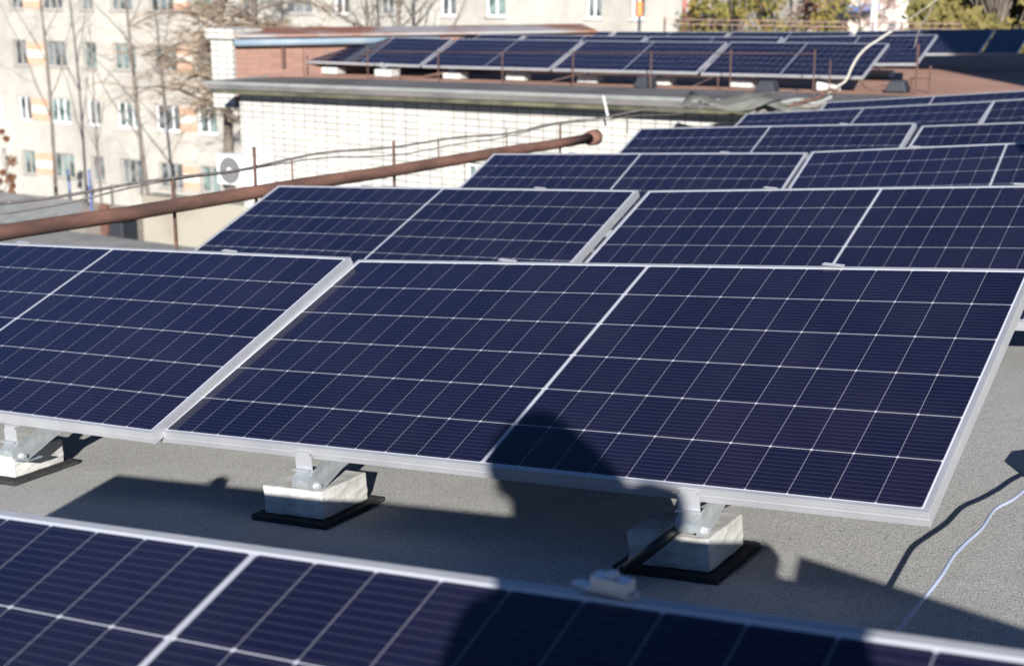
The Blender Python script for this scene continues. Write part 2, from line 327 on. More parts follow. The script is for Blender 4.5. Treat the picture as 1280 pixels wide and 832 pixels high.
ROWN = {'1': 'nearest', '2': 'second', '3': 'third', '4': 'fourth', '5': 'fifth', '6': 'sixth', '7': 'seventh'}
PLAB = {
 'R1A': 'blurred solar panel in the bottom foreground, half shaded by a person', 'R1B': 'solar panel at the right end of the foreground row, mostly out of the picture',
 'R2A': 'large blue solar panel at the left edge, left of the panel with a person\'s shadow', 'R2B': 'large sharp solar panel in the middle with the shadow of a person on it',
 'R3A': 'solar panel just behind the left end of the sharp row, beside the rusty pipe', 'R3B': 'solar panel directly behind the sharp panel with the shadow, reaching the right edge',
 'R4A': 'left solar panel of the fourth row, below the end cap of the rusty pipe', 'R4B': 'right solar panel of the fourth row, cut by the right edge of the picture',
 'R5A': 'wide solar panel right of the end cap of the rusty pipe', 'R5B': 'right neighbour of the panel beside the pipe end cap, cut by the right edge',
 'R6A': 'thin looking solar panel of the sixth row, beside the heap of cables', 'R6B': 'sixth row solar panel at the right edge, a narrow gap at its left',
 'R7A': 'hindmost solar panel of the near roof, below the reddish brown roof',
 'F1A': 'leftmost solar panel in the front row on the brick building', 'F1B': 'second solar panel from the left in the front row on the brick building',
 'F1C': 'third solar panel from the left in the front row on the brick building', 'F1D': 'rightmost solar panel in the front row on the brick building, behind the bent pale conduit',
 'F2A': 'leftmost solar panel of the middle row on the brick building', 'F2B': 'second solar panel from the left in the middle row on the brick building',
 'F2C': 'third solar panel from the left in the middle row on the brick building', 'F2D': 'rightmost solar panel of the middle row on the brick building, its right end uncovered',
 'F3A': 'leftmost solar panel of the hindmost row on the brick building', 'F3B': 'second panel from the left in the hindmost row on the brick building',
 'F3C': 'third panel from the left in the hindmost row on the brick building', 'F3D': 'plain dark blue solar panel at the right of the hindmost row',
 'F3E': 'narrow dark blue solar panel under the yellow tree at the far right'}
pan0 = None
for k in PLAB:
    narrow = k == 'F3E'
    grp = 'solar panels on the brick building' if k[0] == 'F' else 'solar panels on the near roof'
    if pan0 is None or narrow:
        p = thing('solar_panel', PLAB[k], 'solar panel', POSE[k], grp)
        gl = glass_bm(); fr = frame_bm()
        if narrow:
            for b_ in (gl, fr):
                for v_ in b_.verts: v_.co.x *= .235
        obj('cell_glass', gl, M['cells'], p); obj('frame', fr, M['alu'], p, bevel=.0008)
        if pan0 is None: pan0 = p
    else:
        p = pan0.copy(); COL.objects.link(p); p.matrix_basis = POSE[k]; tag(p, PLAB[k], 'solar panel', grp)
        for ch in list(pan0.children): c_ = ch.copy(); COL.objects.link(c_); c_.parent = p

jp = bpy.data.objects['solar_panel']
obj('slit_blocker', bx(MW - .04, MW + .075, 0, MH - .055, -.046, -.0365), M['alu'], jp)  # plate added under the panel gap to shorten the sunlit slit
# ---------------------------------------------------------------- ballast blocks, rubber pads, brackets
def rock(bm, amt, n=2):
    for v_ in bm.verts: v_.co += Vector((random.uniform(-amt, amt), random.uniform(-amt, amt), random.uniform(-amt, amt) * .6))
def block_bm(w=.195, d=.19, h=.074):
    bm = bx(-w / 2, w / 2, -d / 2, d / 2, 0, h)
    bmesh.ops.subdivide_edges(bm, edges=bm.edges[:], cuts=5, use_grid_fill=True); rock(bm, .0016); return bm
def pad_bm():
    bm = bx(-.125, .125, -.12, .125, 0, .014); bmesh.ops.subdivide_edges(bm, edges=bm.edges[:], cuts=4, use_grid_fill=True); rock(bm, .0018); return bm
def tilt_at(x, y):
    n = Vector((-(roof_z(x + .1, y) - roof_z(x - .1, y)) / .2, -(roof_z(x, y + .1) - roof_z(x, y - .1)) / .2, 1)).normalized()
    return Vector((0, 0, 1)).rotation_difference(n).to_matrix().to_4x4()
BK0 = {}
def copy_tree(o, name=None):
    c_ = o.copy(); COL.objects.link(c_)
    for ch in o.children:
        d_ = ch.copy(); COL.objects.link(d_); d_.parent = c_
        for ch2 in ch.children: e_ = ch2.copy(); COL.objects.link(e_); e_.parent = d_
    return c_
def single(kind, name, make, m, mtx, label, cat, grp, bevel=0):
    if kind in BK0: o = BK0[kind].copy(); COL.objects.link(o)
    else: o = obj(name, make(), m, bevel=bevel); BK0[kind] = o
    o.matrix_basis = mtx; return tag(o, label, cat, grp)
def front_bracket(mtx, label, grp):
    """origin on top of the block under the lower panel edge; y up the panel slope, frame underside at z about .085"""
    if 'fb' in BK0: r = copy_tree(BK0['fb'])
    else:
        r = thing('mounting_bracket', label, 'bracket'); BK0['fb'] = r
        bm = bmesh.new(); prism(bm, [(-.010, -.108, .024), (-.010, -.06, .004), (-.010, .165, .10), (-.010, .165, .150), (-.010, -.075, .072), (-.010, -.108, .050)], (.003, 0, 0)); obj('side_plate', bm, M['galv'], r)
        bm = bmesh.new(); prism(bm, [(-.060, -.106, .047), (-.0105, -.106, .047), (-.0105, -.078, .068), (-.060, -.078, .068)], (0, -.0017, .0025)); box(bm, -.060, -.0105, -.1085, -.1065, .030, .049); obj('front_web', bm, M['galv'], r)
        obj('base_flange', bx(-.05, -.0105, -.07, .0, 0, .003), M['galv'], r)
        bm = bmesh.new(); cyl(bm, (-.007, -.075, .026), (1, 0, 0), .011, .003, 16); cyl(bm, (-.004, -.075, .026), (1, 0, 0), .0075, .009, 6); obj('bolt', bm, M['alu'], r)
        bm = bmesh.new(); box(bm, -.062, -.010, -.0835, -.0805, .068, .112); box(bm, -.062, -.010, -.100, -.0836, .072, .075); box(bm, -.062, -.010, -.0804, -.066, .1195, .122); box(bm, -.056, -.016, -.0834, -.0806, .112, .122); obj('frame_clip', bm, M['alu'], r)
    r.matrix_basis = mtx; return tag(r, label, 'bracket', grp)
def rear_support(mtx, hgt, label, grp, big=False):
    """origin on the roof below the upper panel edge"""
    r = thing('rear_support', label, 'support', mtx, grp)
    bm = bmesh.new(); box(bm, -.025, .025, -.06, -.057, 0.016, hgt - .05); box(bm, -.025, -.022, -.057, -.015, .016, hgt - .05); box(bm, .022, .025, -.057, -.015, .016, hgt - .05); obj('leg', bm, M['galv'], r)
    obj('foot_plate', bx(-.07, .07, -.12, .05, .001, .0155), M['galv'], r)
    bm = bmesh.new(); box(bm, -.028, .028, .004, .007, hgt - .06, hgt + .006); box(bm, -.028, .028, -.010, .004, hgt + .0025, hgt + .005); box(bm, -.028, .028, -.056, .004, hgt - .064, hgt - .06); obj('top_clamp', bm, M['alu'], r)
    if hgt > 0 and big:
        bm = bmesh.new(); box(bm, -.022, .022, -.010, .010, hgt + .0052, hgt + .019); box(bm, -.046, -.0225, -.009, .007, hgt + .0022, hgt + .0045); cyl(bm, (0, 0, hgt + .019), (0, 0, 1), .007, .006, 6); obj('clamp_block', bm, M['alu'], r, bevel=.002)
    return r
SUP = (.57, 1.585)
SIDE = ('left', 'right')
WHO = {'R1A': 'the blurred foreground panel', 'R2A': 'the large panel at the left edge', 'R2B': 'the sharp panel with the person\'s shadow', 'R3A': 'the panel beside the rusty pipe', 'R3B': 'the panel behind the sharp one',
       'R4A': 'the left panel of the fourth row', 'R4B': 'the right panel of the fourth row', 'R5A': 'the panel beside the pipe end cap'}
for k in WHO:
    for i, u in enumerate(SUP if k != 'R1A' else (.40, 1.545)):
        pt = POSE[k] @ Vector((u, MH, 0)); z0 = roof_z(pt.x, pt.y); hz = pt.z - z0
        yaw = math.atan2(POSE[k][1][0], POSE[k][0][0])
        rear_support(Matrix.Translation((pt.x, pt.y, z0)) @ Matrix.Rotation(yaw, 4, 'Z'), hz, '%s rear support under the upper edge of %s' % (SIDE[i], WHO[k]), 'rear supports of the panels', k == 'R1A')
FRONT = [('R2A', 1, (-3.425, 2.725), 'pale concrete block at the left edge, in full sun on its pad'), ('R2B', 0, (-2.275, 2.745), 'concrete block in the middle, half in shade, under the sharp panel'), ('R2B', 1, (-1.205, 2.725), 'concrete block at the right with a black conduit across it')]
for k, i, (x, y), lab in FRONT:
    z0 = roof_z(x, y); T = Matrix.Translation((x, y, z0)) @ tilt_at(x, y)
    where = {-3.425: 'at the left edge', -2.275: 'in the middle', -1.205: 'at the right'}[x]
    single('pad', 'rubber_pad', pad_bm, M['rubber'], T, 'black granular rubber pad under the concrete block %s' % where, 'pad', 'rubber pads under the front blocks', .003)
    single('block', 'concrete_block', block_bm, M['concrete'], T @ Matrix.Translation((0, 0, .0145)), lab, 'concrete block', 'concrete blocks under the sharp row', .004)
    pt = POSE[k] @ Vector((SUP[i], 0, 0))
    zt = z0 + .0885
    fm = Matrix.Translation((pt.x + (.045 if x > -2 else -.01), pt.y + .078, zt)) @ tilt_at(x, y) @ Matrix.Diagonal((1, 1, .93, 1))
    front_bracket(fm, 'galvanised bracket bolted on the concrete block %s, clipped to the panel frame' % where, 'brackets on the front blocks')

# black conduit lying over the right block, and the thin cable coming out of it
def zr(x, y, c): return roof_z(x, y) + c
def on_roof(x, y, h):
    q = sight(x, y); lo, hi = .5, 60
    for _ in range(50):
        mid = (lo + hi) / 2; p_ = EYE + q * mid
        if p_.z > roof_z(p_.x, p_.y) + h: lo = mid
        else: hi = mid
    return EYE + q * lo
cd = thing('cable_conduit', 'black conduit lying across the right concrete block with a thin cable coming out', 'conduit', on_roof(858, 652, .104))
A_ = [on_roof(*p) for p in ((766, 722, .014), (780, 712, .02), (795, 701, .045), (812, 688, .080), (834, 670, .103), (858, 651, .104))]
bm = bmesh.new(); tube(bm, [p - cd.location for p in smoothpath(A_, 5)], .0125, 12, cap=False); obj('conduit', bm, M['cable_black'], cd, smooth=True)
e0, e1 = A_[-1] - cd.location, (A_[-1] - A_[-2]).normalized()
bm = bmesh.new(); tube(bm, [e0 - e1 * .004, e0 + e1 * .003], .0135, 14, cap=False); tube(bm, [e0 - e1 * .001, e0 - e1 * .002], .011, 12); obj('end_ring', bm, M['white'], cd)
A_ = [on_roof(*p) for p in ((848, 661, .103), (864, 655, .100), (873, 648, .097), (886, 643, .094), (900, 635, .093), (914, 629, .097), (934, 621, .11))]
bm = bmesh.new(); tube(bm, [p - cd.location for p in smoothpath(A_, 5)], .0035, 8); obj('thin_cable', bm, M['cable_black'], cd, smooth=True)


# ---------------------------------------------------------------- rusty pipe railing along the roof edge
PX = -5.22
def pz(t): return .392 - .0162 * (t - 4.15)
pr = thing('pipe_railing', 'long rusty brown pipe with a flanged end along the roof edge, on thin posts', 'pipe railing', (PX, 4, 0))
def loc(x, y, z): return (x - PX, y - 4, z)
bm = bmesh.new(); tube(bm, [loc(PX + .004 * math.sin(q), 1.5 + q * .69, pz(1.5 + q * .69) + .004 * math.sin(q * 2.1)) for q in range(13)], .037, 14); obj('pipe', bm, M['rust'], pr, smooth=True)
bm = bmesh.new(); tube(bm, [loc(PX, 9.70, pz(9.7)), loc(PX, 9.76, pz(9.7)), loc(PX, 9.80, pz(9.7)), loc(PX, 9.82, pz(9.7))], [.058, .062, .062, .05], 16); obj('flange', bm, M['rust'], pr, smooth=True)
for x_, top in ((225, .06), (328, .16), (500, .09), (707, .05)):
    q = on_x(x_, 240 if x_ < 400 else (200 if x_ < 600 else 175), PX); t_ = q.y
    bm = bmesh.new(); tube(bm, [loc(PX - .047, t_, roof_z(PX, t_) - .02), loc(PX - .047, t_, pz(t_) + top + .08)], .0095, 8); obj('post', bm, M['rustpost'], pr)
def bundle(zoff, sag, r, m, name, label, ph):
    P = []
    for q in range(34):
        t_ = 2.0 + q * .375; P.append((PX - .055 + .012 * math.sin(q * .9 + ph), t_, pz(t_) + zoff + sag * math.sin(q * .63 + ph) + .01 * math.sin(q * 1.7)))
    b_ = bmesh.new(); tube(b_, smoothpath(P, 3), r, 6); return tag(obj(name, b_, m, smooth=True), label, 'cable', 'cables along the pipe')
bundle(.135, .010, .0075, M['cable_grey'], 'cable', 'thick dark cable strung just above the rusty pipe', 0)
bundle(.105, .022, .0045, M['cable_grey'], 'cable', 'thin slack cable hanging between the thick cable and the rusty pipe', 1.3)
for x_ in (373, 555, 640, 790):
    q = on_x(x_, 240 - (x_ - 330) * .165, PX); t_ = q.y
    bm = bmesh.new(); tube(bm, [loc(PX - .04, t_, pz(t_) - .02), loc(PX - .058, t_ + .02, pz(t_) + .15)], .005, 6); obj('cable_hook', bm, M['rustpost'], pr)

# ---------------------------------------------------------------- pale blue cable arching over the roof, its plug lying past the frame
P = [(-.66, 1.90, zr(-.66, 1.9, .008)), (-.65, 2.12, zr(-.65, 2.12, .02)), (-.632, 2.34, zr(-.63, 2.34, .055)), (-.622, 2.53, zr(-.62, 2.53, .072)), (-.619, 2.60, zr(-.62, 2.6, .079)), (-.624, 2.705, zr(-.62, 2.7, .081)), (-.624, 2.80, zr(-.62, 2.8, .076)), (-.620, 2.92, zr(-.62, 2.92, .070)),
     (-.628, 3.07, zr(-.62, 3.07, .062)), (-.612, 3.17, zr(-.61, 3.17, .057)), (-.606, 3.28, zr(-.61, 3.28, .050)), (-.60, 3.37, zr(-.6, 3.37, .046)), (-.575, 3.47, zr(-.58, 3.47, .045))]
cb = thing('extension_cable', 'pale blue cable looping up across the grey roof at the lower right', 'cable', (-.62, 2.8, roof_z(-.62, 2.8)))
bm = bmesh.new(); tube(bm, [Vector(p) - cb.location for p in smoothpath(P, 6)], .0040, 8); obj('cord', bm, M['cable_blue'], cb, smooth=True)
bm = bmesh.new(); prism(bm, [(x, y, .0) for x, y in ((-.0, .665), (.035, .64), (.10, .68), (.11, .80), (.06, .84), (.0, .76))], (0, 0, .06)); obj('plug', bm, M['cable_black'], cb, bevel=.006)

# ---------------------------------------------------------------- the white brick building and its roof
def r2z(x): return .262 + .0123 * x - .012
LX, LY, RX, RY = -14.35, 15.2, 12.0, 14.47
bb = thing('brick_building', 'white brick building with a reddish brown roof carrying three rows of solar panels', 'building', (0, 0, YARD))
Z = -YARD
def fy(x): return LY + (RY - LY) * (x - LX) / (RX - LX)
wx0, wx1 = LX + .28, RX - .3
# front wall with one window opening
wl0, wl1 = on_y(577, 213, fy(-8.8) + .36).x, on_y(601, 213, fy(-8.8) + .36).x
wt, wb = on_y(588, 203, fy(-8.8) + .36).z, on_y(588, 203, fy(-8.8) + .36).z - 1.25
def wall_piece(bm, x0, x1, z0, z1f):
    a = [(x0, fy(x0) + .36, z0 + Z), (x1, fy(x1) + .36, z0 + Z), (x1, fy(x1) + .36, (z1f(x1) if callable(z1f) else z1f) + Z), (x0, fy(x0) + .36, (z1f(x0) if callable(z1f) else z1f) + Z)]
    prism(bm, a, (0, .3, 0))
top = lambda x: r2z(x) - .10
bm = bmesh.new()
wall_piece(bm, wx0, wl0, YARD, top); wall_piece(bm, wl1, wx1, YARD, top); wall_piece(bm, wl0, wl1, wt, top); wall_piece(bm, wl0, wl1, YARD, wb)
prism(bm, [(wx0, LY + .6, 0), (wx0, 26, 0), (wx0, 26, top(wx0) + Z), (wx0, LY + .6, top(wx0) + Z)], (.3, 0, 0))
obj('wall', bm, M['whitebrick'], bb)
yw = fy(-8.8) + .49
wn_ = obj('window', bx(wl0, wl1, yw, yw + .06, wb + Z, wt + Z), M['pvc'], bb)
bm = bmesh.new(); w3 = (wl1 - wl0); box(bm, wl0 + .05, wl0 + w3 * .48, yw - .004, yw - .001, wb + Z + .06, wt + Z - .06); box(bm, wl0 + w3 * .54, wl1 - .05, yw - .004, yw - .001, wb + Z + .06, wt + Z - .06); obj('pane', bm, M['pane_green'], wn_)
# roof slab: reddish field with a grey felt strip along the front edge
bm = bmesh.new(); ZT = lambda x: r2z(x) + Z
n = 12; xs = [LX + (RX + 3 - LX) * i / n for i in range(n + 1)]
prism(bm, [(LX + .3, LY + .7, ZT(LX) - .2), (RX, RY + .7, ZT(RX) - .2), (RX, 27.5, ZT(RX) - .2), (LX + .3, 27.5, ZT(LX) - .2)], (0, 0, .19)); obj('roof_field', bm, M['redroof'], bb)
bm = bmesh.new(); prism(bm, [(LX, LY, ZT(LX) - .1), (RX, RY, ZT(RX) - .1), (RX, RY + 1.75, ZT(RX) - .1), (LX + .2, LY + 1.3, ZT(LX) - .1)], (0, 0, .103)); obj('felt_strip', bm, M['sheet'], bb)
bm = bmesh.new(); prism(bm, [(LX - .02, LY - .012, ZT(LX) - .034), (RX, RY - .012, ZT(RX) - .034), (RX, RY - .012, ZT(RX) + .012), (LX - .02, LY - .012, ZT(LX) + .012)], (0, .010, 0))
prism(bm, [(LX - .012, LY, ZT(LX) - .034), (LX - .012, LY + 1.3, ZT(LX) - .034), (LX - .012, LY + 1.3, ZT(LX) + .012), (LX - .012, LY, ZT(LX) + .012)], (.010, 0, 0)); obj('fascia', bm, M['fascia'], bb)
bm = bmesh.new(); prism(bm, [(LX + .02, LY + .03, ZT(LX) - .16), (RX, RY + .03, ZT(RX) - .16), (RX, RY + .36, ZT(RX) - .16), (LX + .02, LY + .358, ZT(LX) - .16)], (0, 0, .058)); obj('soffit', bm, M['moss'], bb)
# the parapet behind the panels with its rusted tin coping, and the white pillar at its left end
pl = on_y(293, 100, 16.3); ztop = on_y(293, 39, 16.3).z; pr_ = on_z(742, 33, ztop)
d_ = Vector((pr_.x - pl.x, pr_.y - pl.y, 0)).normalized(); nrm = Vector((-d_.y, d_.x, 0))
A0 = Vector((pl.x, pl.y, 0)); A1 = Vector((pr_.x, pr_.y, 0))
bm = bmesh.new(); zz0, zz1 = -.3 + Z, ztop - .10 + Z
prism(bm, [A0 + Vector((0, 0, zz0)), A1 + Vector((0, 0, zz0)), A1 + Vector((0, 0, zz1)), A0 + Vector((0, 0, zz1))], nrm * .28); obj('parapet', bm, M['redbrick'], bb)
bm = bmesh.new(); q0, q1 = A0 - nrm * .12 - d_ * .05, A1 - nrm * .12
prism(bm, [q0 + Vector((0, 0, zz1 + .012)), q1 + Vector((0, 0, zz1 + .012)), q1 + Vector((0, 0, zz1 + .05)), q1 + nrm * .3 + Vector((0, 0, zz1 + .13)), q0 + nrm * .3 + Vector((0, 0, zz1 + .13)), q0 + Vector((0, 0, zz1 + .05))][:0] or [q0 + Vector((0, 0, zz1 + .006)), q1 + Vector((0, 0, zz1 + .006)), q1 + nrm * .6 + Vector((0, 0, zz1 + .09)), q0 + nrm * .6 + Vector((0, 0, zz1 + .09))], (0, 0, .035))
obj('coping', bm, M['rustsheet'], bb)
bm = bmesh.new(); g0, g1 = A0 - nrm * .11, A0 + d_ * 3.2 - nrm * .11
tube(bm, [g0 + Vector((0, 0, zz1 - .07)), g1 + Vector((0, 0, zz1 - .07))], .055, 10); obj('gutter', bm, M['bluegrey'], bb, smooth=True)
bm = bmesh.new(); k0 = on_y(268, 100, 16.3); prism(bm, [(k0.x, 16.26, -.4 + Z), (pl.x + .02, 16.26, -.4 + Z), (pl.x + .02, 16.26, ztop + Z - .12), (k0.x, 16.26, ztop + Z - .12)], (0, .55, 0)); prism(bm, [(k0.x - .05, 16.2, ztop + Z - .12), (pl.x + .1, 16.2, ztop + Z - .12), (pl.x + .1, 16.2, ztop + Z + .02), (k0.x - .05, 16.2, ztop + Z + .04)], (0, .66, 0)); obj('pillar', bm, M['whitebrick'], bb)
c0 = A0 + d_ * .75 - nrm * .03
bm = bmesh.new(); tube(bm, [c0 + Vector((0, 0, .18 + Z)), c0 + Vector((0, 0, ztop - .25 + Z))], .03, 8); obj('downpipe', bm, M['rustpost'], bb)
for p0, p1 in (((-13.6, 24.5), (6.5, 24.2)),):
    pass

# blocks and brackets under the front row of the far roof
def far_support(px_, py_, label, ang=0):
    q = on_z(px_, py_, .12); q = on_z(px_, py_, r2z(q.x) + .002); T = Matrix.Translation((q.x, q.y + .1, r2z(q.x) + .0)) @ Matrix.Rotation(ang, 4, 'Z')
    single('farblock', 'concrete_block', lambda: block_bm(.30, .22, .10), M['concrete'], T, 'pale concrete block ' + label, 'concrete block', 'concrete blocks under the front row on the brick building', .004)
    r = copy_tree(BK0['fb']); r.matrix_basis = T @ Matrix.Translation((0, -.0, .1005)) @ Matrix.Diagonal((1, 1, .8, 1)); tag(r, 'galvanised bracket on the block ' + label.replace('under the front row on the brick building', 'under the front row of the brick building\'s panels' if False else 'below the brick building\'s front row'), 'bracket', 'brackets on the brick building')
NTH = ('first', 'second', 'third', 'fourth', 'fifth', 'sixth', 'seventh')
for i, (x_, y_) in enumerate(((412, 92), (479, 95.5), (565, 98.5), (644, 100.5), (734, 103.5), (824, 106.5), (926, 109.5))):
    far_support(x_, y_, 'under the front row on the brick building, %s from the left' % NTH[i])
far_support(1030, 113, 'beside the foot of the bent pale conduit', .5)
far_support(1098, 98, 'under the uncovered right end of the middle row')
bm = bx(-.16, .16, -.12, .12, 0, .09)
for x_, y_, w_ in ((806, 108, 'third thin post from the right'), (958, 116, 'right end of the front row'), (1121, 118, 'hatch free patch of reddish roof')):
    q = on_z(x_, y_, .16); b_ = bmesh.new(); z_ = r2z(q.x) + .002
    prism(b_, [(-.13, -.09, 0), (.13, -.09, 0), (.08, -.05, .13), (-.08, -.05, .13)], (0, .2, 0)); tag(obj('roof_drain', b_, M['dark'], None, Matrix.Translation((q.x, q.y, z_)), bevel=.01), {806: 'small dark roof drain cowl in front of the third panel of the far row', 958: 'small dark roof drain cowl near the right end of the far front row', 1121: 'small dark roof drain cowl alone on the reddish roof at the right'}[x_], 'roof drain', 'roof drains')
bm.free()

# thin rusty guard rail in front of the far panels
gr = thing('guard_rail', 'thin rusty guard rail of posts and one bar in front of the far panels', 'guard rail', (-9, 16, 0))
posts = [(380, 60, 94), (460, 57, 99), (548, 67, 101), (628, 67, 104), (716, 64, 108), (813, 64, 112), (912, 62, 116), (1016, 62, 119), (500, 84, 99), (897, 96, 114), (1036, 76, 119)]
tops = []
for x_, yt, yb in posts:
    q = on_z(x_, yb, .13); q = on_z(x_, yb, r2z(q.x) + .002); t_ = on_y(x_, yt, q.y)
    bm = bmesh.new(); tube(bm, [Vector((q.x, q.y, q.z - .01)) - gr.location, Vector((q.x, q.y, t_.z)) - gr.location], .009, 6); obj('post', bm, M['rustpost'], gr)
    if yt < 70 and x_ > 400: tops.append(Vector((q.x, q.y - .012, on_y(x_, 65 + (x_ - 460) * .004, q.y).z)) - gr.location)
bm = bmesh.new(); tube(bm, tops, .0055, 6); obj('bar', bm, M['rustpost'], gr)
g2 = thing('post_cluster', 'three thin rusty posts standing close together on the reddish roof at the right', 'post', on_z(1150, 112, .2))
for x_, yt, yb in ((1138, 98, 116), (1144, 55, 117), (1161, 82, 116)):
    q = on_z(x_, yb, r2z(-5.3) + .002); t_ = on_y(x_, yt, q.y); b_ = bmesh.new(); tube(b_, [q - g2.location, Vector((q.x, q.y, t_.z)) - g2.location], .014, 6); obj('post', b_, M['rustpost'], g2)
b_ = bmesh.new(); q = on_z(1138, 116, r2z(-5.3)); tube(b_, [on_y(1137, 98, q.y) - g2.location, on_y(1162, 98, q.y) - g2.location], .008, 6); obj('bar', b_, M['rustpost'], g2)
# pale bent conduit and wire climbing out of the picture
Yc = 15.35
bm = bmesh.new(); Pc = [on_y(x_, y_, Yc) for x_, y_ in ((1034, 117), (1044, 110), (1057, 101), (1064, 86), (1072, 72), (1083, 60), (1098, 50), (1110, 42), (1120, 36), (1137, 24), (1160, 8), (1186, -14))]
cq = Pc[0].copy(); tube(bm, [p - cq for p in smoothpath(Pc, 5)], [.012 if i < 38 else .0035 for i in range(len(smoothpath(Pc, 5)))], 8)
o = tag(obj('bent_conduit', bm, M['whitepanel'], None, Matrix.Translation(cq), smooth=True), 'pale bent cable conduit rising from the roof corner past the far panels', 'conduit')
bm = bmesh.new(); Pc = [on_y(x_, y_, Yc + .3) for x_, y_ in ((1143, 60), (1150, 36), (1166, 8), (1180, -16))]; tube(bm, [p - Pc[0] for p in smoothpath(Pc, 5)], .007, 6)
tag(obj('wire', bm, M['cable_grey'], None, Matrix.Translation(Pc[0]), smooth=True), 'thin dark wire slanting up above the post cluster', 'wire')
# heap of cables and torn sheet where the two roofs meet
hq = on_z(1000, 130, .12)
def coil(pts, r, m, name, label, ph=0):
    b_ = bmesh.new(); W_ = [on_y(x_, y_, 14.15 + .03 * i) for i, (x_, y_) in enumerate(pts)]; tube(b_, [p - W_[0] for p in smoothpath(W_, 5)], r, 8); tag(obj(name, b_, m, None, Matrix.Translation(W_[0]), smooth=True), label, 'cable', 'cable heap between the roofs')
coil([(938, 141), (960, 137), (985, 131), (1010, 133), (1032, 128)], .028, M['cable_grey'], 'cable', 'thick grey cable lying lowest in the heap between the roofs')
coil([(945, 137), (972, 130), (998, 125), (1020, 129), (1040, 121)], .022, M['fascia'], 'cable', 'pale cable arching over the heap between the roofs')
coil([(985, 134), (1004, 127), (1024, 122), (1038, 112), (1046, 118)], .018, M['rustpost'], 'cable', 'rusty brown cable at the right of the heap between the roofs')
b_ = bmesh.new(); q = on_z(1005, 131, .1)
for i in range(9):
    for j in range(5): pass
vs_ = [[b_.verts.new((i * .16, j * .12, .05 * math.sin(i * 1.3 + j) + .07 + random.uniform(-.02, .02) + .05 * (2 - abs(j - 2)))) for i in range(9)] for j in range(5)]
for j in range(4):
    for i in range(8): b_.faces.new((vs_[j][i], vs_[j][i + 1], vs_[j + 1][i + 1], vs_[j + 1][i]))
so = obj('torn_sheet', b_, noisy('faded_tarpaulin', (.075, .08, .07), (.14, .14, .125), 5, .9), None, Matrix.Translation((q.x - .75, 14.0, .12)), smooth=True); md = so.modifiers.new('thick', 'SOLIDIFY'); md.thickness = .006
tag(so, 'crumpled pale grey sheet under the cable heap between the roofs', 'sheet')
# stick and pole
q = on_y(758, 118, fy(-8)-.02); bm = bmesh.new(); tube(bm, [on_y(754, 120, q.y) - q, on_y(760, 146, q.y + .02) - q], .014, 6); tag(obj('white_stick', bm, M['white'], None, Matrix.Translation(q)), 'short white stick leaning on the edge of the brick building', 'stick')
q = on_y(799, 37, 25.5); p = thing('marker_pole', 'thin pole with an orange upper half behind the far panels', 'pole', Vector((q.x, q.y, .0)))
b_ = bmesh.new(); tube(b_, [Vector((0, 0, 0)), Vector((0, 0, on_y(799, 20, 25.5).z))], .03, 8); obj('shaft', b_, M['dark'], p)
b_ = bmesh.new(); tube(b_, [Vector((0, 0, on_y(799, 20, 25.5).z)), Vector((0, 0, on_y(799, 2, 25.5).z))], .06, 8); obj('orange_top', b_, M['orangepaint'], p)

# air conditioner on the brick wall
ya = fy(-13.5) + .36; a0, a1 = on_y(273, 215, ya - .3), on_y(328, 215, ya - .3); zt_, zb_ = on_y(300, 195, ya - .3).z, on_y(300, 232, ya - .3).z
wA, hA = a1.x - a0.x, zt_ - zb_
ac = thing('air_conditioner', 'white air conditioner outdoor unit with a round grey fan on the brick wall', 'air conditioner', (a0.x, ya - .33, zb_))
obj('casing', bx(0, wA, 0, .30, 0, hA), M['acwhite'], ac, bevel=.012)
b_ = bmesh.new(); cyl(b_, (wA * .30, .0, hA * .5), (0, -1, 0), hA * .45, .012, 28); fg = obj('fan_grille', b_, M['acgrey'], ac)
b_ = bmesh.new(); cyl(b_, (wA * .30, -.013, hA * .5), (0, -1, 0), hA * .09, .01, 16); obj('hub', b_, M['acwhite'], fg)
b_ = bmesh.new(); box(b_, .1, .14, 0, .326, -.05, 0); box(b_, wA - .14, wA - .1, 0, .326, -.05, 0); obj('wall_bracket', b_, M['dark'], ac)

# ---------------------------------------------------------------- low things in the yard at the left
an = thing('annex', 'low annex with a flat grey felt roof below the rusty pipe', 'building', (-14, 9, YARD))
zA = -2.2; q0, q1 = on_z(87, 289, zA), on_z(242, 310, zA)
obj('wall', bx(-9, q1.x + 14, -6, q0.y - 9 - .1, 0, zA + 9.4 - .2 + .1), M['plaster'], an)
obj('roof', bx(-9.1, q1.x + 14.1, -6.1, q0.y - 9, zA + 9.3, zA + 9.5), M['tar'], an)
yw2 = 17.6; w0, w1 = on_y(178, 262, yw2), on_y(275, 262, yw2)
yp = tag(obj('yard_wall', bx(w0.x, w1.x + .6, yw2, yw2 + .35, -6.2, on_y(200, 246, yw2).z), M['plaster']), 'stained yellowish yard wall below the air conditioner', 'wall')
q = on_y(155, 290, 18.5); bnn = thing('waste_bin', 'dark upright waste bin seen below the rusty pipe', 'bin', Vector((q.x, 18.5, q.z - .6)))
obj('body', bx(-.17, .17, -.2, .2, 0, .8), M['dark'], bnn, bevel=.03); obj('lid', bx(-.19, .19, -.22, .22, .805, .86), M['dark'], bnn, bevel=.02)
q = on_y(131, 276, 18.9); bm = bx(-.09, .09, -.06, .06, -.6, .32); tag(obj('boundary_post', bm, M['rust'], None, Matrix.Translation(q), bevel=.02), 'short brown post beside the dark waste bin', 'post')
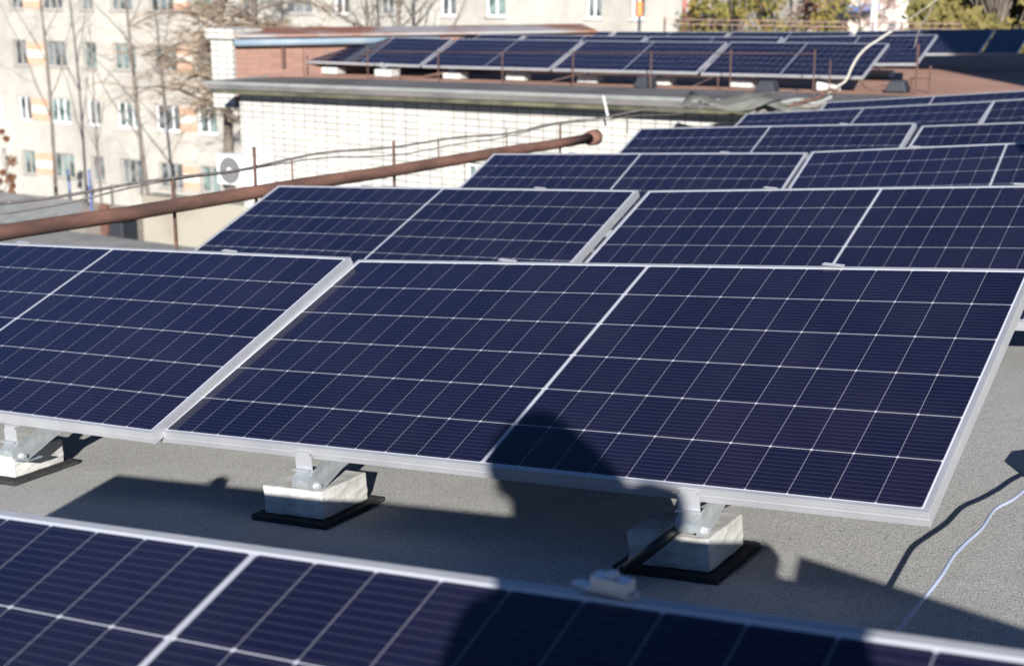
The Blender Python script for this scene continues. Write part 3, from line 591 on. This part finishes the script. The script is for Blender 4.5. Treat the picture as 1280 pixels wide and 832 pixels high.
def shed(px0, px1, pyt, Y, dep, m, label, hh=3.0):
    a, b = on_y(px0, pyt, Y), on_y(px1, pyt, Y); w = b.x - a.x
    t_ = thing('shed', label, 'shed', (a.x, Y, a.z - hh)); obj('wall', bx(.15, w - .15, .15, dep, 0, hh - .05), M['plaster'], t_)
    bm = bmesh.new(); prism(bm, [(0, 0, hh - .04), (0, dep, hh + .35), (0, dep, hh + .47), (0, 0, hh + .06)], (w, 0, 0)); obj('roof', bm, m, t_)
shed(-60, 40, 264, 33, 2, M['tar'], 'low shed with a grey felt roof at the left edge, in front of the flats')
shed(-70, 20, 282, 26, 1.5, M['fascia'], 'pale roofed shed at the left edge behind the rusty pipe')
shed(30, 70, 276, 28, 1.2, M['fascia'], 'pale roofed small shed behind the middle of the rusty pipe')
for x_ in (87, 113):
    q = on_y(x_, 238, 47); t_ = on_y(x_ - 2, 212, 47); bm = bmesh.new(); tube(bm, [(0, 0, YARD - q.z), (0, 0, t_.z - q.z)], .065, 8); tag(obj('bollard_post', bm, M['bluepaint'], None, Matrix.Translation((q.x, 47, q.z))), {87: 'blue painted post in front of the flats, the left one of two', 113: 'blue painted post in front of the flats, the right one of two'}[x_], 'post', 'blue posts')

# ---------------------------------------------------------------- the block of flats
FY = 50.0
fb = thing('apartment_building', 'long cream block of flats with orange panels between some windows', 'building', (-50, FY, YARD))
FX0, FX1 = -84.0, on_y(891, 30, FY).x
FZ1 = 6.5
sill0 = on_y(205, 90, FY).z; FL = 2.8; HW = 1.27
colsL = [(-3, 4.5), (23, 39.5), (62, 88), (109, 125.5), (146, 173.5), (194, 224.5), (246, 270.5)]
holes = []   # x0,x1,z0,z1,kind
for ci, (a, b) in enumerate(colsL):
    xa, xb = on_y(a, 140, FY).x, on_y(b, 140, FY).x
    for r in range(-2, 4): holes.append((xa, xb, sill0 + FL * (1 - r) - FL, sill0 + FL * (1 - r) - FL + HW, ('new' if r == 1 else 'old')))
for a, b in ((300, 322), (355, 390), (417, 437), (475, 492), (550, 570), (607, 632), (732, 752), (789, 806)):
    xa, xb = on_y(a, 10, FY).x, on_y(b, 10, FY).x
    for r in range(-2, 3): holes.append((xa, xb, sill0 - FL * r, sill0 - FL * r + HW, 'new' if (a in (417, 550, 732, 789)) else 'green' if a == 607 else 'old'))
xsx = sorted({FX0, FX1, *[h[0] for h in holes], *[h[1] for h in holes]}); zsz = sorted({YARD, FZ1, *[h[2] for h in holes], *[h[3] for h in holes]})
def is_hole(x, z): return any(h[0] < x < h[1] and h[2] < z < h[3] for h in holes)
bm = bmesh.new(); ox, oz = -50, YARD
for i in range(len(xsx) - 1):
    for j in range(len(zsz) - 1):
        if is_hole((xsx[i] + xsx[i + 1]) / 2, (zsz[j] + zsz[j + 1]) / 2): continue
        bm.faces.new([bm.verts.new((x - ox, 0, z - oz)) for x, z in ((xsx[i], zsz[j]), (xsx[i + 1], zsz[j]), (xsx[i + 1], zsz[j + 1]), (xsx[i], zsz[j + 1]))])
for h in holes:   # reveals
    x0, x1, z0, z1 = h[0] - ox, h[1] - ox, h[2] - oz, h[3] - oz
    for q in (((x0, 0, z0), (x0, .22, z0), (x0, .22, z1), (x0, 0, z1)), ((x1, 0, z0), (x1, 0, z1), (x1, .22, z1), (x1, .22, z0)), ((x0, 0, z0), (x1, 0, z0), (x1, .22, z0), (x0, .22, z0)), ((x0, 0, z1), (x0, .22, z1), (x1, .22, z1), (x1, 0, z1))): bm.faces.new([bm.verts.new(p) for p in q])
for q in (((FX1 - ox, 0, 0), (FX1 - ox, 12, 0), (FX1 - ox, 12, FZ1 - oz), (FX1 - ox, 0, FZ1 - oz)), ((FX0 - ox, 0, 0), (FX0 - ox, 0, FZ1 - oz), (FX0 - ox, 12, FZ1 - oz), (FX0 - ox, 12, 0)), ((FX0 - ox, 12, 0), (FX0 - ox, 12, FZ1 - oz), (FX1 - ox, 12, FZ1 - oz), (FX1 - ox, 12, 0)), ((FX0 - ox, 0, FZ1 - oz), (FX1 - ox, 0, FZ1 - oz), (FX1 - ox, 12, FZ1 - oz), (FX0 - ox, 12, FZ1 - oz))): bm.faces.new([bm.verts.new(p) for p in q])
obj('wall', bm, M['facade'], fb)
VISIBLE = [h for h in holes if -10.5 < h[2] < 1.2]
for h in VISIBLE:
    x0, x1, z0, z1 = h[0] - ox, h[1] - ox, h[2] - oz, h[3] - oz; w = x1 - x0; k = 3 if w > 1.5 else 2
    bm = bmesh.new(); t = .075
    box(bm, x0, x1, .12, .2, z0, z0 + t); box(bm, x0, x1, .12, .2, z1 - t, z1)
    for i in range(k + 1): xc = x0 + (w - t) * i / k; box(bm, xc, xc + t, .12, .2, z0 + t, z1 - t)
    wf = obj('window', bm, M['oldframe'] if h[4] == 'old' else M['pvc'], fb)
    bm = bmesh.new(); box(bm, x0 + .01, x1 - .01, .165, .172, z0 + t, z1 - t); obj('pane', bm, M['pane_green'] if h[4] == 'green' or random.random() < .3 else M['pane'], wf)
    bm = bmesh.new(); box(bm, x0 - .06, x1 + .06, -.09, .12, z0 - .05, z0 - .002); obj('sill', bm, M['white'] if h[4] == 'new' else M['oldframe'], wf)
    if random.random() < .75:
        i = random.randrange(k); cw = (w - t) / k; bm = bmesh.new(); box(bm, x0 + t + cw * i, x0 + cw * (i + random.choice((.75, 1))), .174, .18, z0 + t, z1 - t); obj('curtain', bm, M['whitepanel'], wf)
for (a, b) in ((40.5, 61), (225.5, 245)):
    xa, xb = on_y(a, 140, FY).x - ox, on_y(b, 140, FY).x - ox
    for r in range(-1, 4):
        z0 = sill0 - FL * r + FL * 0 - oz
        bm = bmesh.new()
        for q in range(3):
            if q != 1: box(bm, xa, xb, -.045, -.003, z0 + .06 + q * .38, z0 + .06 + q * .38 + .36)
        pn = obj('orange_panel', bm, M['orange'], fb)
        bm = bmesh.new(); box(bm, xa, xb, -.04, -.003, z0 + .06 + .365, z0 + .06 + .755); obj('pale_band', bm, M['whitepanel'], pn)
for x_, nm in ((857, 0), (868, 1)):
    pass
xa = on_y(857, 20, FY).x - ox; xb = on_y(868, 20, FY).x - ox
bm = bmesh.new()
for x_ in (xa, xb): box(bm, x_ - .05, x_ + .05, -.16, -.06, 1, 15.8)
for q in range(32): box(bm, xa + .05, xb - .05, -.13, -.10, 1.2 + q * .42, 1.24 + q * .42)
obj('wall_ladder', bm, M['redpaint'], fb)
# low corner block at the far left, rust coloured bush before it
# ---------------------------------------------------------------- white building at the right, blue balconies
wb_ = thing('white_apartment_building', 'white block of flats far behind the right end of the far panels', 'building', (0, 92, YARD))
x0, x1 = on_y(1060, 20, 92).x, on_y(1196, 20, 92).x
obj('wall', bx(x0, x1, 0, 12, 0, 24), M['whitepanel'], wb_)
for k in range(3):
    for (a, b, yt, yb) in ((1104, 1119, -22, 5), (1136, 1152, -22, 3), (1170, 1186, -20, 2), (1110, 1120, 26, 48), (1142, 1150, 24, 48), (1174, 1183, 24, 48)):
        if k: continue
        p0, p1 = on_y(a, yt, 91.9), on_y(b, yb, 91.9); f_ = obj('window', bx(p0.x, p1.x, -.1, -.02, p1.z - YARD, p0.z - YARD), M['oldframe'], wb_)
        obj('pane', bx(p0.x + .1, p1.x - .1, -.13, -.103, p1.z - YARD + .1, p0.z - YARD - .1), M['pane'], f_)
for (a, b, yt, yb) in ((1058, 1072, 8, 15), (1077, 1091, 5, 14)):
    p0, p1 = on_y(a, yt, 90.6), on_y(b, yb, 90.6); obj('balcony', bx(p0.x, p1.x, -1.4, -.01, p1.z - YARD, p0.z - YARD), M['bluepaint'], wb_)
fw = thing('far_house', 'pinkish grey house behind the autumn bushes at the right', 'building', (0, 104, YARD))
x0_, x1_ = on_y(975, 20, 104).x, on_y(1064, 20, 104).x
obj('wall', bx(x0_, x1_, 0, 9, 0, 19.5), noisy('pinkish_render', (.46, .40, .38), (.58, .54, .52), .3, .9), fw)
for a in (1000, 1022, 1044):
    p0, p1 = on_y(a, -2, 103.9), on_y(a + 10, 12, 103.9); f_ = obj('window', bx(p0.x, p1.x, -.1, -.02, p1.z - YARD, p0.z - YARD), M['pvc'], fw); obj('pane', bx(p0.x + .12, p1.x - .12, -.13, -.103, p1.z - YARD + .12, p0.z - YARD - .12), M['pane'], f_)
q = on_y(1091, 40, 30); bm = bmesh.new(); tube(bm, [(0, 0, YARD), (0, 0, 6)], .075, 10); tag(obj('white_mast', bm, M['white'], None, Matrix.Translation((q.x, 30, 0))), 'slim white mast rising behind the far panels at the right', 'mast')
# railing along the far edge of the brick building
rr = thing('far_railing', 'thin reddish railing along the back edge of the brick building roof', 'railing', (0, 27, 0))
za, zb2 = r2z(-8), r2z(-8) + .75
bm = bmesh.new()
xr0, xr1 = on_y(830, 30, 27).x, on_y(1200, 30, 27).x
for zz_ in (on_y(1000, 27, 27).z, on_y(1000, 33, 27).z): tube(bm, [(xr0, 0, zz_), (xr1, 0, zz_)], .008, 6)
obj('bar', bm, M['twig_red'], rr)
nP = 12
for i in range(nP): xx = xr0 + (xr1 - xr0) * i / (nP - 1); obj('post', bx(xx - .015, xx + .015, .014, .044, r2z(xx), on_y(1000, 25, 27).z), M['rustpost'], rr)

# tall stair house out of the picture at the right: its shade falls on the reddish roof
st = thing('stair_house', 'tall rendered stair house on the near roof beyond the right edge', 'building', (3.65, 6.0, roof_z(3.65, 6.0) - .15))
obj('wall', bx(0, 3.2, 0, 4, 0, 7.4), M['plaster'], st); obj('roof', bx(-.15, 3.35, -.15, 4.15, 7.4, 7.55), M['sheet'], st)
vt = thing('vent_chimney', 'rendered vent chimney standing past the right end of the third row', 'chimney', (-.02, 5.0, roof_z(0, 5) - .03))
obj('shaft', bx(0, .55, 0, .5, 0, 1.55), M['plaster'], vt); obj('cap', bx(-.06, .61, -.06, .56, 1.552, 1.62), M['sheet'], vt)

# ---------------------------------------------------------------- trees and bushes
def limb(bm, p, d, L, r, n, rnd, bend, up):
    pts = [p.copy()]; rr_ = [r]; dd = d.normalized()
    for i in range(n):
        dd = (dd + Vector((rnd.uniform(-bend, bend), rnd.uniform(-bend, bend), rnd.uniform(-bend, bend) + up))).normalized()
        pts.append(pts[-1] + dd * (L / n)); rr_.append(r * (1 - .75 * (i + 1) / n))
    tube(bm, pts, rr_, 5 if r > .03 else 3, cap=False); return pts, rr_
def bare_tree(name, base, h, r, label, m_tw='twig_grey', spread=.55, droop=0.02, nb=16, sub=7, sub2=5, lean=(0, 0), seed=1, start=.25, group='bare trees in front of the flats', twr=.011, lsc=.42):
    rnd = random.Random(seed); t = thing(name, label, 'tree', base, group)
    bm = bmesh.new(); tr = []; n = 10
    for i in range(n + 1):
        f = i / n; tr.append(Vector((lean[0] * f * h + .12 * math.sin(f * 5 + seed), lean[1] * f * h + .1 * math.sin(f * 4), h * f)))
    tube(bm, tr, [r * (1 - .8 * i / n) for i in range(n + 1)], 8); obj('trunk', bm, M['bark'], t, smooth=True)
    bm = bmesh.new(); bt = bmesh.new()
    for k in range(nb):
        f = start + (1 - start) * (k + rnd.random()) / nb; p = tr[min(n - 1, int(f * n))].lerp(tr[min(n, int(f * n) + 1)], f * n - int(f * n))
        a = rnd.uniform(0, 6.28); L = h * lsc * (1.15 - f) * rnd.uniform(.7, 1.2)
        P1, R1 = limb(bm, p, Vector((math.cos(a) * spread, math.sin(a) * spread, .75)), L, r * (1 - .75 * f) * .55, 6, rnd, .18, droop)
        for _ in range(sub):
            i = rnd.randrange(1, 7); q = P1[i]; a = rnd.uniform(0, 6.28)
            P2, R2 = limb(bt, q, Vector((math.cos(a), math.sin(a), rnd.uniform(.1, .9))), L * rnd.uniform(.3, .55), max(R1[i] * .6, twr * 1.3), 4, rnd, .3, droop)
            for _ in range(sub2):
                i2 = rnd.randrange(1, 5); a = rnd.uniform(0, 6.28); limb(bt, P2[i2], Vector((math.cos(a), math.sin(a), rnd.uniform(-.1, .7))), L * rnd.uniform(.12, .3), twr, 3, rnd, .35, droop)
    obj('branches', bm, M['bark'], t); obj('twigs', bt, M[m_tw], t); return t
def gnd(x, y, Y): q = on_y(x, y, Y); return Vector((q.x, Y, YARD))
bare_tree('bare_tree', gnd(187, 245, 45.5), 15, .10, 'slender bare tree leaning left before the flats, right of the other two thin ones', lean=(-.075, 0), seed=3, nb=9, sub=4, sub2=3, twr=.006)
bare_tree('bare_tree', gnd(72, 245, 46), 15, .095, 'slender bare tree standing before the second window column of the flats', lean=(-.03, 0), seed=5, nb=9, sub=4, sub2=3, twr=.006)
bare_tree('bare_tree', gnd(126, 245, 44), 9, .06, 'small bare tree between the two blue posts and the leaning tree', seed=9, nb=10, sub=4, sub2=3, twr=.006)
bare_tree('bare_tree', gnd(500, 30, 44), 15, .17, 'spreading bare tree behind the rusted coping, before the flats', seed=21, nb=16, sub=5, sub2=3, twr=.008, start=.5, spread=.9, lsc=.5)
bare_tree('bare_tree', gnd(455, 30, 46), 14, .14, 'thin bare tree left of the spreading one behind the rusted coping', seed=23, nb=10, sub=4, sub2=3, twr=.007, start=.45)
bare_tree('weeping_tree', gnd(275, 60, 38), 15, .24, 'dense brown weeping tree above the white brick pillar, its left one', m_tw='twig', seed=31, nb=34, sub=9, sub2=7, droop=-.22, start=.4, spread=.8, twr=.017, group='weeping trees behind the pillar')
bare_tree('weeping_tree', gnd(322, 60, 37), 14, .22, 'dense brown weeping tree right of the one above the white brick pillar', m_tw='twig', seed=33, nb=34, sub=9, sub2=7, droop=-.22, start=.4, spread=.8, twr=.017, group='weeping trees behind the pillar')
def leafy(name, base, h, cw, label, mk, seed, n=5000, size=.16, r=.2, zlo=.25, clumps=26, group='leafy autumn trees at the right', twigs=True, cat='tree', squash=1.0):
    rnd = random.Random(seed); t = thing(name, label, cat, base, group)
    bm = bmesh.new(); tr = [Vector((.15 * math.sin(i * .8 + seed), .1 * math.cos(i), h * .95 * i / 8)) for i in range(9)]; tube(bm, tr, [r * (1 - .85 * i / 8) for i in range(9)], 8); obj('trunk', bm, M['bark'], t, smooth=True)
    bb_ = bmesh.new(); bl = bmesh.new(); cl = []
    for k in range(clumps):
        f = rnd.uniform(zlo, 1); a = rnd.uniform(0, 6.28); w = cw * math.sin(math.pi * min(1, (.12 + .88 * (1 - (f - zlo) / (1 - zlo))) * .72 + .08)) * rnd.uniform(.35, 1)
        c = Vector((math.cos(a) * w, math.sin(a) * w, f * h)); cl.append((c, rnd.uniform(.35, .8) * cw * .42)); s0 = tr[min(8, int(f * 7))]
        tube(bb_, [s0, s0.lerp(c, .5) + Vector((0, 0, -.15)), c], [r * .25, r * .15, .015], 5, cap=False)
    for k in range(n):
        c, rad = cl[rnd.randrange(len(cl))]; d = Vector((rnd.gauss(0, 1), rnd.gauss(0, 1), rnd.gauss(0, 1) * squash)).normalized() * rad * rnd.random() ** .45; p = c + d
        u = Vector((rnd.gauss(0, 1), rnd.gauss(0, 1), rnd.gauss(0, 1))).normalized(); w = u.orthogonal().normalized(); s_ = size * rnd.uniform(.6, 1.3)
        bl.faces.new([bl.verts.new(p + u * s_ * a_ + w * s_ * b_) for a_, b_ in ((-.5, 0), (0, -.28), (.5, 0), (0, .28))])
    obj('branches', bb_, M['bark'], t); obj('leaves', bl, M[mk], t)
leafy('autumn_tree', gnd(950, 30, 42), 13.2, 2.6, 'yellow green autumn tree right of the corner of the flats', 'leaf_autumn', 2, 6500, .2, .16, zlo=.45, clumps=45)
leafy('autumn_tree', gnd(988, 30, 44), 12.0, 2.0, 'orange tinted autumn tree left of the pinkish bushes', 'leaf_rust', 4, 4200, .2, .15, zlo=.45, clumps=36)
leafy('autumn_tree', gnd(925, 30, 39), 11.2, 1.1, 'small yellowish tree right against the corner of the flats', 'leaf_autumn', 6, 1200, .18, zlo=.5)
leafy('golden_tree', gnd(1240, 40, 36), 13.6, 2.2, 'large golden green tree at the top right corner', 'leaf_gold', 8, 17000, .25, .2, zlo=.35, clumps=95)
leafy('golden_tree', gnd(1290, 40, 38), 14.5, 2.4, 'golden green tree cut by the right edge of the picture', 'leaf_gold', 10, 15000, .25, .2, zlo=.35, clumps=85)
leafy('golden_tree', gnd(1205, 30, 40), 12.2, 1.3, 'paler narrow golden tree left of the large one at the top right', 'leaf_gold', 12, 5200, .22, .14, zlo=.4, clumps=40)
bare_tree('pinkish_bush', gnd(1030, 30, 50), 11.5, .1, 'reddish bare bush before the pinkish house', m_tw='twig_red', seed=41, nb=26, sub=7, sub2=5, spread=.9, group='reddish bushes', twr=.022)
bare_tree('pinkish_bush', gnd(1075, 30, 52), 11.3, .1, 'reddish bare bush beside the slim white mast', m_tw='twig_red', seed=43, nb=26, sub=7, sub2=5, spread=.9, group='reddish bushes', twr=.022)
leafy('russet_bush', gnd(-4, 205, 40), 5.4, .8, 'russet leaved bush at the left edge before the flats', 'leaf_rust', 14, 3200, .12, .06, zlo=.3, group='', cat='bush')

# ---------------------------------------------------------------- the photographer, kneeling behind the lens; the shadow on the panels is theirs
PM = Matrix.Translation(EYE) @ Matrix.Rotation(HEAD, 4, 'Z')
def person():
    V = []; E = []; RD = []
    def j(p, r, par=None):
        V.append(p); RD.append(r if isinstance(r, tuple) else (r, r))
        if par is not None: E.append((par, len(V) - 1))
        return len(V) - 1
    pel = j((.155, -.33, -.64), (.155, .115)); sp = j((.155, -.325, -.47), (.15, .105), pel); ch = j((.15, -.26, -.27), (.165, .115), sp); uc = j((.125, -.215, -.10), (.16, .11), ch)
    nb = j((.085, -.22, -.06), .06, uc); nk = j((.05, -.21, -.035), .055, nb); hl = j((.02, -.195, -.015), (.064, .075), nk); hm = j((.012, -.20, .055), (.076, .094), hl); hc = j((.01, -.21, .115), (.070, .086), hm)
    j((.012, -.098, .005), .013, hl); j((.096, -.20, .02), .014, hm); j((-.072, -.20, .02), .014, hm)
    for sx, sh, el, wr, pm_, fing in ((1, (.275, -.205, -.035), (.335, -.10, -.065), (.145, -.105, -.03), (.105, -.085, -.012), [[(.088, -.045, .018), (.070, -.030, .012), (.052, -.034, .006)], [(.090, -.042, .0), (.072, -.028, -.004), (.050, -.030, -.008)], [(.090, -.042, -.018), (.072, -.030, -.022), (.054, -.033, -.024)], [(.092, -.050, -.034), (.076, -.040, -.038), (.062, -.042, -.040)], [(.094, -.120, -.012), (.074, -.132, .004), (.058, -.134, .012)]]),
                                      (-1, (-.02, -.235, -.14), (-.085, -.15, -.31), (.0, -.075, -.135), (.0, -.052, -.088), [[(-.034, -.020, -.066), (-.046, -.012, -.04), (-.048, -.012, -.016)], [(-.026, -.006, -.072), (-.044, .0, -.05), (-.05, -.002, -.028)], [(-.010, .0, -.078), (-.026, .006, -.062), (-.04, .002, -.046)], [(.010, -.004, -.08), (.0, .006, -.066), (-.012, .004, -.054)], [(.030, -.045, -.07), (.046, -.035, -.048), (.050, -.03, -.026)]])):
        s_ = j(sh, .085, uc); e_ = j(el, .052, s_); w_ = j(wr, (.032, .030), e_); p_ = j(pm_, (.036, .022), w_)
        for f in fing:
            a = p_
            for q, r_ in zip(f, (.0105, .0092, .0078)): a = j(q, r_, a)
    for hx, kx in ((.25, .275), (.065, .05)):
        h_ = j((hx, -.335, -.72), .10, pel); k_ = j((kx, -.13, -1.045), .062, h_); c_ = j((kx + .005, -.33, -1.04), .058, k_); a_ = j((kx + .01, -.55, -1.05), .038, c_); t_ = j((kx + .012, -.60, -1.0), .038, a_); j((kx + .012, -.575, -1.075), .034, a_)
    me = bpy.data.meshes.new('body'); me.from_pydata(V, E, []); o = bpy.data.objects.new('body_src', me); COL.objects.link(o)
    o.modifiers.new('skin', 'SKIN'); lay = me.skin_vertices[0]
    for i, d in enumerate(lay.data): d.radius = RD[i]; d.use_root = (i == 0)
    sb = o.modifiers.new('sub', 'SUBSURF'); sb.levels = 2; sb.render_levels = 2
    dg = bpy.context.evaluated_depsgraph_get(); nm = bpy.data.meshes.new_from_object(o.evaluated_get(dg)); bpy.data.objects.remove(o)
    nm.materials.clear()
    for m_ in ('jacket', 'trouser', 'skin'): nm.materials.append(M[m_])
    for f in nm.polygons:
        f.use_smooth = True; c = f.center
        hand = (c.x - .10) ** 2 + (c.y + .08) ** 2 + (c.z + .01) ** 2 < .0036 or (c.x ** 2 + (c.y + .04) ** 2 + (c.z + .075) ** 2 < .0044)
        f.material_index = 2 if hand or (c.z > -.095 and abs(c.x - .02) < .1 and c.y < -.09 and c.x < .12) else 1 if c.z < -.60 else 0
    b = bpy.data.objects.new('person', nm); COL.objects.link(b); b.matrix_basis = PM
    tag(b, 'person in dark clothes kneeling on the roof, holding a camera to the face', 'person')
    bm = bmesh.new(); bmesh.ops.create_uvsphere(bm, u_segments=24, v_segments=14, radius=1)
    for v_ in bm.verts:
        n_ = 1 + .03 * math.sin(v_.co.x * 9 + v_.co.z * 7); v_.co = Vector((v_.co.x * .092 * n_, v_.co.y * .104 * n_, v_.co.z * (.092 if v_.co.z < 0 else .11) * n_))
    bmesh.ops.delete(bm, geom=[v_ for v_ in bm.verts if v_.co.y > .045 and v_.co.z < .045 or v_.co.z < -.06], context='VERTS')
    obj('hair', bm, M['hair'], b, Matrix.Translation((.004, -.215, .085)), smooth=True)
    bm = bmesh.new(); tube(bm, smoothpath([(.018, -.235, .222), (.024, -.245, .20), (.045, -.255, .13), (.085, -.265, .04), (.12, -.265, -.05), (.135, -.265, -.12)], 4), [.02 + .145 * (1 - (1 - i / 20) ** 1.35) for i in range(21)], 24)
    for v_ in bm.verts: v_.co.y = -.25 + (v_.co.y + .25) * .62
    obj('shadow_hood', bm, M['jacket'], b, smooth=True)  # cone added to slope the cast shadow from head to shoulder
    for ex in (-.02, .045):
        bm = bmesh.new(); bmesh.ops.create_uvsphere(bm, u_segments=12, v_segments=8, radius=.011); obj('eye', bm, M['eye'], b, Matrix.Translation((ex, -.118, .03)), smooth=True)
    k = thing('photo_camera', 'black camera with a lens held in front of the kneeling person\'s face', 'camera', PM)
    obj('body', bx(-.06, .075, -.10, -.055, -.05, .042), M['dark'], k, bevel=.008)
    obj('viewfinder', bx(-.022, .022, -.098, -.055, .043, .066), M['dark'], k, bevel=.005)
    bm = bmesh.new(); tube(bm, [(0, -.054, 0), (0, -.012, 0)], .034, 24); obj('lens', bm, M['dark'], k)
person()
